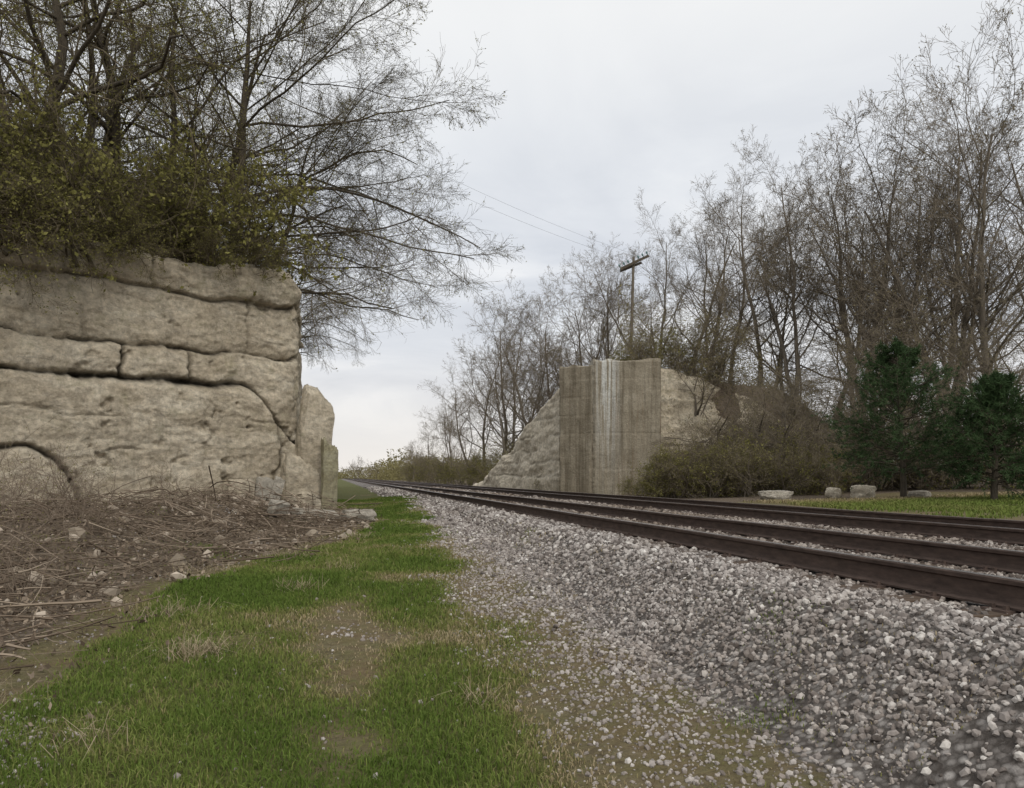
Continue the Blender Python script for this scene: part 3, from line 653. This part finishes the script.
b_=r2.uniform(-.5,10,n);z_=r2.uniform(200,420,n);r_=z_/np.cos(np.radians(b_-12.5))
x=r_*np.sin(np.radians(b_));y=r_*np.cos(np.radians(b_));k=(x>13)|(y>330);x=x[k];y=y[k];n=len(x)
hh=r2.random(n)**1.3*7*(.4+.9*np.clip(fbm(x*.06,y*.02,0,3,88)+.4,0,1))
V2,F2=quads(np.stack([x,y,gh(x,y)+hh],-1),.7,r2,.5)
V,F=join([(V1,F1),(V2,F2)])
tag(obj('undergrowth',mesh('undergrowth',V,F,hedge_m)),'brown and olive undergrowth filling the woods floor','undergrowth','stuff')
# ------------------------------------------------------------------ pines
def pine(seed,H,W_):
    r_=np.random.default_rng(seed)
    P,Rd=grow(np.array([[0,0,-.2]]),np.array([[0,0,1.]]),np.array([H]),np.array([.13]),9,.02,.02,r_,.15)
    tm=mesh('trunk',*tubes(P,Rd,8),barkd_m,True)
    nb=130;t_=.17+.81*(np.arange(nb)+r_.random(nb))/nb
    s=np.stack([np.interp(t_*8,np.arange(9),P[0,:,j]) for j in range(3)],-1)
    a=r_.uniform(0,6.28,nb);up=.05+.55*t_
    d=nrm(np.stack([np.cos(a),np.sin(a),up+r_.normal(0,.12,nb)],-1))
    prof_=np.interp(t_,[.15,.3,.5,.75,1],[.8,1,.9,.6,.12])
    l=W_*prof_*(.6+.6*r_.random(nb))
    B1,R1=grow(s,d,l,np.full(nb,.025),7,.07,.02,r_,.3)
    s2,d2,l2,rr=spawn(B1,R1,l,9,.25,45,.38,.5,r_,.5)
    B2,R2=grow(s2,d2,np.maximum(l2,.12),np.full(len(l2),.007),4,.12,.04,r_,.5)
    V1,F1=join([tubes(B1,R1,4),tubes(B2,R2,3)])
    q=B2[:,1:].reshape(-1,3);T_=nrm((B2[:,1:]-B2[:,:-1])).reshape(-1,3);rep=12
    q=np.repeat(q,rep,0);T_=np.repeat(T_,rep,0);m_=len(q)
    dd=nrm(T_*.9+r_.normal(0,.75,(m_,3)));ln=.09+.08*r_.random((m_,1));sd=nrm(np.cross(dd,r_.normal(size=(m_,3))))*.008
    q=q+r_.normal(0,.02,(m_,3))
    Vn=np.stack([q-sd,q+sd,q+dd*ln+sd*.4,q+dd*ln-sd*.4],1).reshape(-1,3);Fn=np.arange(m_*4).reshape(-1,4)
    F=np.concatenate([F1[0],Fn+len(V1)]);mi=np.concatenate([np.zeros(len(F1[0])),np.ones(m_)])
    return tm,mesh('crown',np.concatenate([V1,Vn]),F,[barkd_m,needle_m],False,mi)
x,y=at(38.6,30);place(pine(1,5.9,2.6),'pine_tree',x,y,1,0,'dark green bushy pine tree beside the woods','tree','pine trees')
x,y=at(43.6,27);place(pine(2,4.3,2.0),'pine_tree',x,y,1,2,'smaller dark green pine with bare lower trunk','tree','pine trees')
# ------------------------------------------------------------------ telegraph pole
px_,py_=at(20.9,47);pz=g1(px_,py_)
e=tag(obj('telegraph_pole',None,loc=(px_,py_,pz),rot=(0,.03,0)),'old wooden telegraph pole with tilted crossarms','telegraph pole')
Hp=13.9-pz+.5
obj('pole',mesh('pole',*tubes(np.array([[(0,0,-.5),(0,0,Hp*.5),(0,0,Hp)]],float),np.array([[.11,.09,.075]]),10),bark_m,True),e)
ca=obj('crossarm',mesh('crossarm',*box(0,0,0,2.0,.12,.15,.05),barkd_m),e,(.02,-.14,Hp-.35),(0,-.5,0))
ca2=obj('crossarm',ca.data,e,(-.1,.14,Hp-.55),(0,-.45,.2));ca2.scale=(.8,1,1)
Vi,Fi=tubes(np.array([[(0,0,0),(0,0,.05),(0,0,.1),(0,0,.18),(0,0,.23)]],float),np.array([[.025,.025,.06,.055,.01]]),8)
im=mesh('insulator',Vi,Fi,glass_m,True)
for q in (-.95,-.65,-.35,.35,.65,.95): obj('insulator',im,ca,(q,0,.075))
for dz_,off in ((0,0),(.25,.8)):
    p0=np.array([px_+off,py_-.2,pz+Hp-.3+dz_]);p1=np.array([-4.5+off,27.0,14.6+dz_]);tt=np.linspace(0,1,30)[:,None]
    P=p0+(p1-p0)*tt;P[:,2]-=(1-(2*tt[:,0]-1)**2)*.5
    tag(obj('overhead_wire',mesh('overhead_wire',*tubes(P[None],np.full((1,30),.005),4),wire_m)),'thin sagging overhead wire from the telegraph pole','wire',None,'overhead wires')
# ------------------------------------------------------------------ sky & light
w_=bpy.data.worlds.new("World");bpy.context.scene.world=w_;w_.use_nodes=True;nt=w_.node_tree
bg=nt.nodes['Background'];out=nt.nodes['World Output']
sky=N(nt,'ShaderNodeTexSky');sky.sky_type='NISHITA';sky.sun_disc=False;sky.sun_elevation=rad(48);sky.sun_rotation=rad(150)
nt.links.new(sky.outputs[0],bg.inputs[0]);bg.inputs[1].default_value=.06
tc=nt.nodes.new('ShaderNodeTexCoord');sp=N(nt,'ShaderNodeSeparateXYZ');nt.links.new(tc.outputs['Generated'],sp.inputs[0])
zz=mth(nt,'ADD',mth(nt,'MAXIMUM',sp.outputs[2],0.0),.2)
cb=nt.nodes.new('ShaderNodeCombineXYZ');nt.links.new(mth(nt,'DIVIDE',sp.outputs[0],zz),cb.inputs[0]);nt.links.new(mth(nt,'DIVIDE',sp.outputs[1],zz),cb.inputs[1])
nz=noise(nt,cb.outputs[0],1.3,7,.55,.6)
cloud=ramp(nt,nz,[(.36,(.51,.55,.62)),(.5,(.62,.655,.71)),(.64,(.80,.815,.835))])
hz=ramp(nt,sp.outputs[2],[(0,1),(.16,.25),(.4,.0)])
cloud=mix(nt,hz,cloud,(.78,.74,.70))
up=ramp(nt,sp.outputs[2],[(.25,0),(.5,.8)])
cloud=mix(nt,up,cloud,(.83,.83,.82))
bg2=nt.nodes.new('ShaderNodeBackground');nt.links.new(cloud,bg2.inputs[0]);bg2.inputs[1].default_value=1.24
ms=nt.nodes.new('ShaderNodeMixShader');ms.inputs[0].default_value=.9
nt.links.new(bg.outputs[0],ms.inputs[1]);nt.links.new(bg2.outputs[0],ms.inputs[2]);nt.links.new(ms.outputs[0],out.inputs[0])
sl=bpy.data.lights.new('sun','SUN');sl.energy=1.5;sl.angle=rad(25);sl.color=(1,.95,.87)
so=bpy.data.objects.new('sun',sl);C.objects.link(so);so.rotation_euler=(rad(47),0,rad(10))
# ------------------------------------------------------------------ camera
cam=bpy.data.cameras.new('camera');co=bpy.data.objects.new('camera',cam);C.objects.link(co)
co.location=(0,0,1.45);co.rotation_euler=(rad(90),0,rad(-12.5))
cam.sensor_width=36;cam.lens=28.1;cam.shift_y=83/1024;cam.clip_end=3000;cam.clip_start=.05
sc=bpy.context.scene;sc.camera=co
sc.view_settings.view_transform='Standard';sc.view_settings.look='None';sc.view_settings.exposure=0
